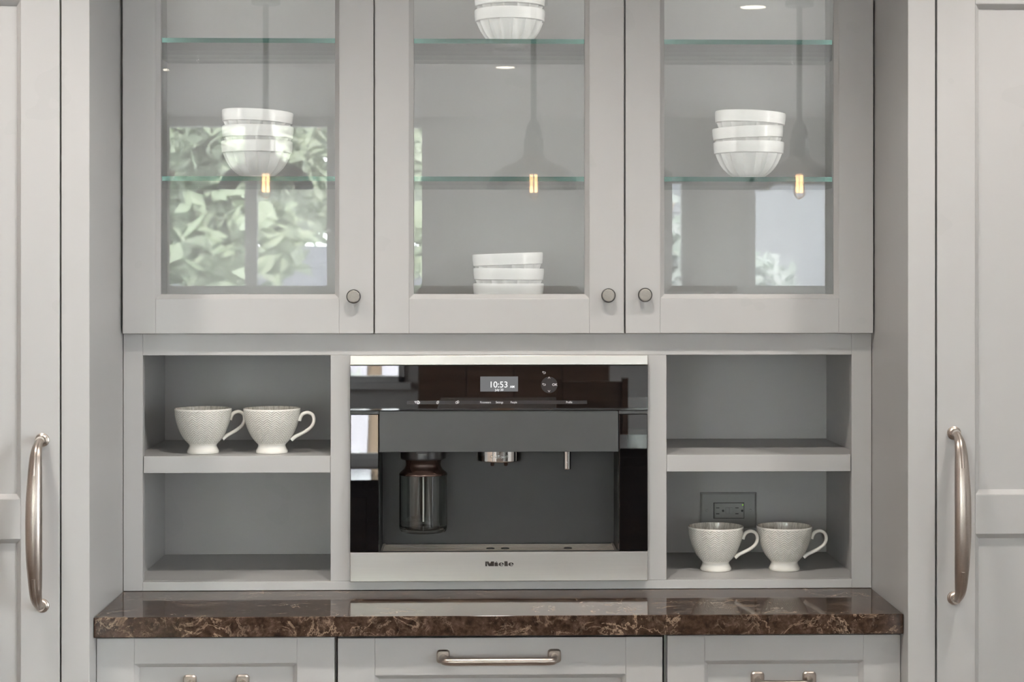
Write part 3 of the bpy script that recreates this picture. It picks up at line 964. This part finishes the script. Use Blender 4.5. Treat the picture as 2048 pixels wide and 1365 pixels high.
# ------------------------------------------------------------------ fluted bowls
def make_bowl():
    b = BM()
    n = 16; seg = n * 10
    prof = [(0.028, 0.0), (0.0318, 0.0006), (0.0322, 0.004), (0.0325, 0.0085), (0.0370, 0.0105), (0.0460, 0.0170), (0.0550, 0.0260), (0.0625, 0.0370), (0.0678, 0.0480), (0.0705, 0.0550), (0.0712, 0.0572), (0.0735, 0.0585), (0.0748, 0.0700), (0.0752, 0.0800), (0.0742, 0.0822)]
    dep = [0, 0, 0, 0, 0.0012, 0.0034, 0.0048, 0.0056, 0.0056, 0.0050, 0.0044, 0, 0, 0, 0]

    def mod(r, h, a, k):
        s = abs(math.sin(a * n / 2))
        return r - dep[k] * (1.0 - (1 - s) ** 1.6) if dep[k] else r
    lathe(b, prof, seg, cap1=False, mod=mod)
    lathe(b, [(0.0742, 0.0822), (0.0718, 0.0822), (0.0703, 0.0785), (0.0660, 0.0660), (0.0580, 0.0480), (0.0450, 0.0340), (0.0320, 0.0312), (0.002, 0.0305)], seg, cap0=False)
    o = part('fluted_bowl', b, 'porcelain', None, smooth=True)
    return o


bowl0 = make_bowl()
first = True
stacks = (
    ('on the glass shelf behind the leftmost door', -0.511, 0.200, 1.7476, [(0, 0, 8, 0.0), (0.001, 0, 3, 0.6), (-0.002, 0, 17, 2.6)], 'fluted bowls on the glass shelf behind the tree reflection'),
    ('', 0.024, 0.200, 2.0271, [(0, 0, 5, 0.0), (0, 0, 12, 0.0)], 'fluted bowls on the top glass shelf'),
    ('', 0.021, 0.200, 1.4476, [(0, 0, 0, 0.0), (0, 0, 14, 0.5), (0.001, 0, 6, -2.0)], 'fluted bowls on the cabinet floor'),
    ('', 0.533, 0.200, 1.7476, [(0, 0, 4, 0.0), (0.001, 0, 10, -2.4), (0.000, 0, 2, 2.8)], 'fluted bowls on the glass shelf beside the pendant reflection'),
)
names = (
    ('stack over the two-mug shelf', ('bottom', 'middle', 'topmost')),
    ('pair on the top glass shelf', ('lower', 'upper')),
    ('stack on the cabinet floor', ('bottom', 'middle', 'topmost')),
    ('stack over the outlet shelf', ('bottom', 'middle', 'topmost')),
)
for (place, sx, sy, sz, items, grp), (where, ranks) in zip(stacks, names):
    for k, (dx, dy, rz, tilt) in enumerate(items):
        o = bowl0 if first else bowl0.copy()
        if not first:
            COL.objects.link(o)
        first = False
        o.location = (sx + dx, sy + dy, sz + k * 0.0318)
        o.rotation_euler = (0, math.radians(tilt), math.radians(rz))
        tag(o, 'white fluted bowl, %s of the %s' % (ranks[k], where), 'bowl', grp)

# ------------------------------------------------------------------ power outlet
ot = thing('power_outlet', 'grey double power outlet on the back of the shelf behind the mugs', 'outlet', (0.5105, 0.353, 0.986))
YO = 0.353
b = BM()
A = ring(b, [(0.448, YO, 0.986), (0.573, YO, 0.986), (0.573, YO, 1.066), (0.448, YO, 1.066)])
B = ring(b, [(0.448, YO - 0.003, 0.986), (0.573, YO - 0.003, 0.986), (0.573, YO - 0.003, 1.066), (0.448, YO - 0.003, 1.066)])
Cc = ring(b, [(0.452, YO - 0.0065, 0.990), (0.569, YO - 0.0065, 0.990), (0.569, YO - 0.0065, 1.062), (0.452, YO - 0.0065, 1.062)])
bridge(b, A, B); bridge(b, B, Cc); b.faces.new(Cc); b.faces.new(A)
part('cover_plate', b, 'plate', ot, bevel=0.0006)
b = BM(); bx(b, 0.4768, 0.5452, YO - 0.0068, YO - 0.0062, 1.0082, 1.0438); part('gap', b, 'black', ot)
b = BM(); bx(b, 0.4780, 0.5440, YO - 0.0095, YO - 0.0064, 1.0094, 1.0426); rc = part('receptacle', b, 'plate', ot, bevel=0.001)
for cx_ in (0.4885, 0.5310):
    for dz in (0.0058, -0.0072):
        b = BM(); bx(b, cx_ - 0.0062, cx_ + 0.0012, YO - 0.0099, YO - 0.0094, 1.0265 + dz - 0.0010, 1.0265 + dz + 0.0010); part('slot', b, 'black', rc)
    b = BM(); lathe(b, [(0.0026, 0), (0.0026, 0.0004)], 20, (cx_ + 0.0092, YO - 0.0095, 1.0258), axis='y'); part('slot', b, 'black', rc)
for x in (0.5037, 0.5118):
    b = BM(); bx(b, x, x + 0.0073, YO - 0.0112, YO - 0.0094, 1.0190, 1.0335); part('button', b, 'plate', rc, bevel=0.0004)
b = BM(); lathe(b, [(0.0012, 0), (0.0012, 0.0004)], 14, (0.5415, YO - 0.0095, 1.0385), axis='y'); part('indicator_light', b, 'led', rc)
for x in (0.4625, 0.5595):
    b = BM(); lathe(b, [(0.0030, 0), (0.0028, 0.0012), (0.0015, 0.0016)], 20, (x, YO - 0.0065, 1.0262), axis='y'); part('screw', b, 'plate', ot, smooth=True)


# ------------------------------------------------------------------ pendants over the island
def make_pendant(label, group):
    t = thing('pendant_lamp', label, 'lamp', (0, 0, 0), group)      # origin: bulb centre height
    b = BM(); lathe(b, [(0.062, ZC - 1.95 - 0.022), (0.062, ZC - 1.95)], 32); part('canopy', b, 'socket', t, smooth=True)
    b = BM(); lathe(b, [(0.0125, 0.275), (0.0125, ZC - 1.95 - 0.02)], 12); part('cord', b, 'cord', t, smooth=True)
    b = BM(); lathe(b, [(0.026, 0.085), (0.033, 0.100), (0.033, 0.150), (0.036, 0.155), (0.036, 0.215), (0.026, 0.250), (0.012, 0.275)], 28); part('socket', b, 'socket', t, smooth=True)
    b = BM()
    out = [(0.043, 0.190), (0.043, 0.150), (0.043, 0.120), (0.052, 0.103), (0.085, 0.083), (0.130, 0.066), (0.170, 0.040), (0.198, 0.000), (0.208, -0.030)]
    lathe(b, out + [(r - 0.003, h) for r, h in reversed(out)], 56, cap0=False, cap1=False); part('shade', b, 'shade_glass', t, smooth=True)
    b = BM()
    lathe(b, [(0.016, 0.085), (0.022, 0.060), (0.0245, 0.020), (0.0245, -0.050), (0.018, -0.066), (0.004, -0.073)], 28); bu = part('bulb', b, 'shade_glass', t, smooth=True)
    b = BM()
    for k in range(6):
        a = k * PI / 3
        tube(b, [(0.013 * math.cos(a), 0.013 * math.sin(a), -0.045), (0.013 * math.cos(a), 0.013 * math.sin(a), 0.045)], 0.0028, 6)
    part('filament', b, 'filament', bu)
    return t


pl = make_pendant('clear glass dome pendant, reflected in the cabinet door over the two-mug shelf', None)
pl.location = (-0.97, -4.2, 1.95)
for x, lab in ((0.19, 'clear glass dome pendant, reflected in the cabinet door over the coffee machine'), (1.35, 'clear glass dome pendant, reflected in the cabinet door over the outlet shelf')):
    c = copy_tree(pl); c.location = (x, -4.2, 1.95); c['label'] = lab

# ------------------------------------------------------------------ recessed ceiling lamps
CANS = [(1.17, -4.35, 60, 'recessed ceiling lamp over the island, reflected in the glass door above the outlet'), (0.10, -6.7, 60, 'recessed ceiling lamp over the seating area across the room'),
        (-2.6, -6.7, 70, 'added recessed fill lamp near the walnut panelled wall across the room'), (2.6, -6.7, 70, 'added recessed fill lamp near the sliding door across the room'),  # both unseen, added to raise the light deep in the room
        (-1.15, -0.98, 72, 'recessed ceiling lamp over the aisle before the two-mug shelf'), (0.0, -0.98, 72, 'recessed ceiling lamp over the aisle before the coffee machine'), (1.15, -0.98, 72, 'recessed ceiling lamp over the aisle before the outlet shelf')]
for (x, y, e, lab) in CANS:
    t = thing('recessed_lamp', lab, 'lamp', (x, y, ZC), 'recessed ceiling lamps')
    b = BM(); lathe(b, [(0.058, ZC - 0.001), (0.058, ZC - 0.006), (0.082, ZC - 0.004), (0.084, ZC)], 36, (x, y, 0), cap0=False, cap1=False); part('trim_ring', b, 'white_trim', t, smooth=True)
    b = BM(); lathe(b, [(0.057, ZC - 0.003), (0.057, ZC - 0.001)], 36, (x, y, 0)); part('lens', b, 'can', t)
    l = bpy.data.lights.new('lamp_beam', 'SPOT'); l.energy = e; l.color = (1.0, 0.93, 0.86); l.spot_size = math.radians(125); l.spot_blend = 0.6; l.shadow_soft_size = 0.055
    lo = bpy.data.objects.new('lamp_beam', l); COL.objects.link(lo); lo.parent = t; lo.location = (0, 0, -0.012)

# ------------------------------------------------------------------ furniture across the room (seen in reflections)
il = thing('kitchen_island', 'walnut kitchen island with dark stone top below the pendants', 'island', (0.2, -4.4, 0))
b = BM(); bx(b, -1.2, 1.6, -4.85, -4.02, 0.0, 0.875); part('body', b, 'walnut', il, bevel=0.004)
b = BM(); bx(b, -1.24, 1.64, -4.89, -3.98, 0.875, 0.914); part('worktop', b, 'marble', il, bevel=0.002)
for k in range(4):
    b = BM(); bx(b, -1.15 + k * 0.69, -1.15 + k * 0.69 + 0.63, -4.02, -4.005, 0.08, 0.84); part('door', b, 'walnut', il, bevel=0.002)

sb = thing('sideboard', 'walnut sideboard with four doors between the windows', 'sideboard', (0.2, -9.7, 0))
b = BM(); bx(b, -0.50, 0.90, -9.97, -9.50, 0.15, 0.95); part('body', b, 'walnut', sb, bevel=0.004)
for k in range(4):
    b = BM(); bx(b, -0.49 + k * 0.348, -0.49 + k * 0.348 + 0.336, -9.50, -9.485, 0.17, 0.93); d = part('door', b, 'walnut', sb, bevel=0.002)
for x in (-0.46, 0.86):
    for y in (-9.93, -9.54):
        b = BM(); lathe(b, [(0.018, 0.0), (0.028, 0.15)], 16, (x, y, 0)); part('leg', b, 'walnut', sb, smooth=True)
tl = thing('table_lamp', 'small table lamp with glowing shade on the sideboard', 'lamp', (0.12, -9.72, 0.95))
b = BM(); lathe(b, [(0.07, 0.95), (0.07, 0.965), (0.02, 0.975), (0.03, 1.03), (0.045, 1.08), (0.02, 1.13), (0.008, 1.16)], 28, (0.12, -9.72, 0)); part('base', b, 'socket', tl, smooth=True)
b = BM(); lathe(b, [(0.11, 1.15), (0.075, 1.32)], 28, (0.12, -9.72, 0), cap0=False, cap1=False); part('shade', b, 'lampshade', tl, smooth=True)

dtb = thing('dining_table', 'walnut dining table before the wide garden window', 'table', (0.0, -7.6, 0))
b = BM(); bx(b, -0.3, 1.5, -8.0, -7.1, 0.71, 0.75); part('tabletop', b, 'walnut', dtb, bevel=0.004)
for x in (-0.24, 1.44):
    for y in (-7.94, -7.16):
        b = BM(); bx(b, x - 0.035, x + 0.035, y - 0.035, y + 0.035, 0, 0.71); part('leg', b, 'walnut', dtb, bevel=0.003)


def make_chair(label):
    t = thing('dining_chair', label, 'chair', (0, 0, 0))
    b = BM(); bx(b, -0.22, 0.22, -0.22, 0.22, 0.43, 0.47); part('seat', b, 'walnut', t, bevel=0.008)
    for x in (-0.19, 0.19):
        b = BM(); bx(b, x - 0.018, x + 0.018, -0.20, -0.164, 0, 0.43); part('leg', b, 'walnut', t)
        b = BM(); bx(b, x - 0.018, x + 0.018, 0.19, 0.226, 0, 0.95); part('leg', b, 'walnut', t)
    b = BM(); bx(b, -0.172, 0.172, 0.195, 0.215, 0.60, 0.93); part('backrest', b, 'walnut', t, bevel=0.004)
    return t


ch = make_chair('walnut dining chair pushed in at the dining table')
ch.location = (0.60, -6.95, 0)

# ------------------------------------------------------------------ garden behind the windows
b = BM(); bx(b, -30, 30, -40, YF - 0.2, -0.35, -0.12)
g = part('patio', b, 'stone'); struct(g, 'pale stone patio and garden ground'); g.name = 'ground'
b = BM(); bx(b, XR + 0.2, 30, YF - 0.2, 12, -0.35, -0.12); g = part('ground', b, 'stone'); struct(g, 'pale stone ground by the side door')
b = BM(); bx(b, -30, XL - 0.2, YF - 0.2, 12, -0.35, -0.12); g = part('ground', b, 'stone'); struct(g, 'pale stone ground by the added side window')


def tree(name, label, x, y, z0, rx, rz, n, mat, seed, leaf=0.16, cz=None, group='garden trees'):
    rnd = random.Random(seed)
    t = thing(name, label, 'tree' if 'tree' in name else 'shrub', (x, y, -0.12), group)
    cz = z0 + rz if cz is None else cz
    b = BM()
    tube(b, [(x, y, -0.12), (x + 0.04, y, cz * 0.5), (x, y + 0.05, cz)], lambda s: 0.11 * rx / 1.6 * (1 - 0.6 * s), 10)
    for k in range(5):
        a = rnd.uniform(0, 6.28)
        tube(b, [(x, y, cz * 0.55), (x + rx * 0.6 * math.cos(a), y + rx * 0.6 * math.sin(a), cz + rz * rnd.uniform(-0.2, 0.5))], lambda s: 0.045 * rx / 1.6 * (1 - 0.7 * s), 6)
    part('trunk', b, 'bark', t, smooth=True)
    blobs = [(x + rnd.uniform(-1, 1) * rx * 0.7, y + rnd.uniform(-1, 1) * rx * 0.6, cz + rnd.uniform(-0.8, 0.8) * rz, rnd.uniform(0.28, 0.5) * min(rx, rz)) for _ in range(14)]
    verts, faces = [], []
    for i in range(n):
        bx_, by_, bz_, br = blobs[rnd.randrange(len(blobs))]
        d = Vector((rnd.gauss(0, 1), rnd.gauss(0, 1), rnd.gauss(0, 1))).normalized() * br * rnd.uniform(0.55, 1.05)
        c = Vector((bx_, by_, bz_)) + d
        u = Vector((rnd.gauss(0, 1), rnd.gauss(0, 1), rnd.gauss(0, 0.6))).normalized()
        w = u.cross(Vector((rnd.gauss(0, 1), rnd.gauss(0, 1), rnd.gauss(0, 1)))).normalized()
        s = leaf * rnd.uniform(0.6, 1.3)
        k = len(verts)
        verts += [c - u * s, c + w * s * 0.45, c + u * s, c - w * s * 0.45]
        faces.append((k, k + 1, k + 2, k + 3))
    me = bpy.data.meshes.new('foliage'); me.from_pydata(verts, [], faces); me.materials.append(M[mat])
    o = bpy.data.objects.new('foliage', me); COL.objects.link(o); o['kind'] = 'stuff'
    o.parent = t; o.location = -chain_loc(t)
    return t


tree('garden_tree', 'leafy green tree outside the wide garden window, nearest the panelled wall', -3.5, -14.2, 0.6, 1.7, 1.15, 5200, 'leaf_a', 3, leaf=0.12, cz=3.25)
tree('garden_tree', 'pale green tree outside the wide garden window beside the mullion', -1.3, -17.4, 0.8, 1.4, 1.15, 5000, 'leaf_b', 5, leaf=0.12, cz=3.3)
tree('garden_tree', 'tall green tree behind the other trees beyond the wide window', -3.6, -21.6, 1.0, 2.6, 2.2, 4200, 'leaf_a', 9, leaf=0.22, cz=3.6)
tree('garden_tree', 'silvery tree outside the narrow garden window', 1.5, -14.6, 0.4, 0.9, 1.3, 3600, 'leaf_c', 11, leaf=0.11, cz=2.2)
tree('garden_shrub', 'pale flowering shrub before the blue-grey garden wall', 3.1, -13.6, 0.0, 1.2, 0.7, 2600, 'leaf_c', 13, leaf=0.10, cz=1.05, group='garden shrubs')
tree('garden_shrub', 'low green shrub below the wide garden window', -1.9, -12.9, 0.0, 1.0, 0.5, 1800, 'leaf_c', 17, leaf=0.10, cz=0.4, group='garden shrubs')
b = BM(); bx(b, 1.9, 9.0, -17.2, -17.0, -0.12, 4.2)
tag(part('garden_wall', b, 'bluewall', bevel=0.01), 'tall blue-grey garden wall beyond the corner window', 'wall')
b = BM(); bx(b, -9.0, 1.0, -25.2, -25.0, -0.12, 2.0)
tag(part('garden_fence', b, 'fence', bevel=0.01), 'long blue-grey garden fence behind the trees', 'fence')
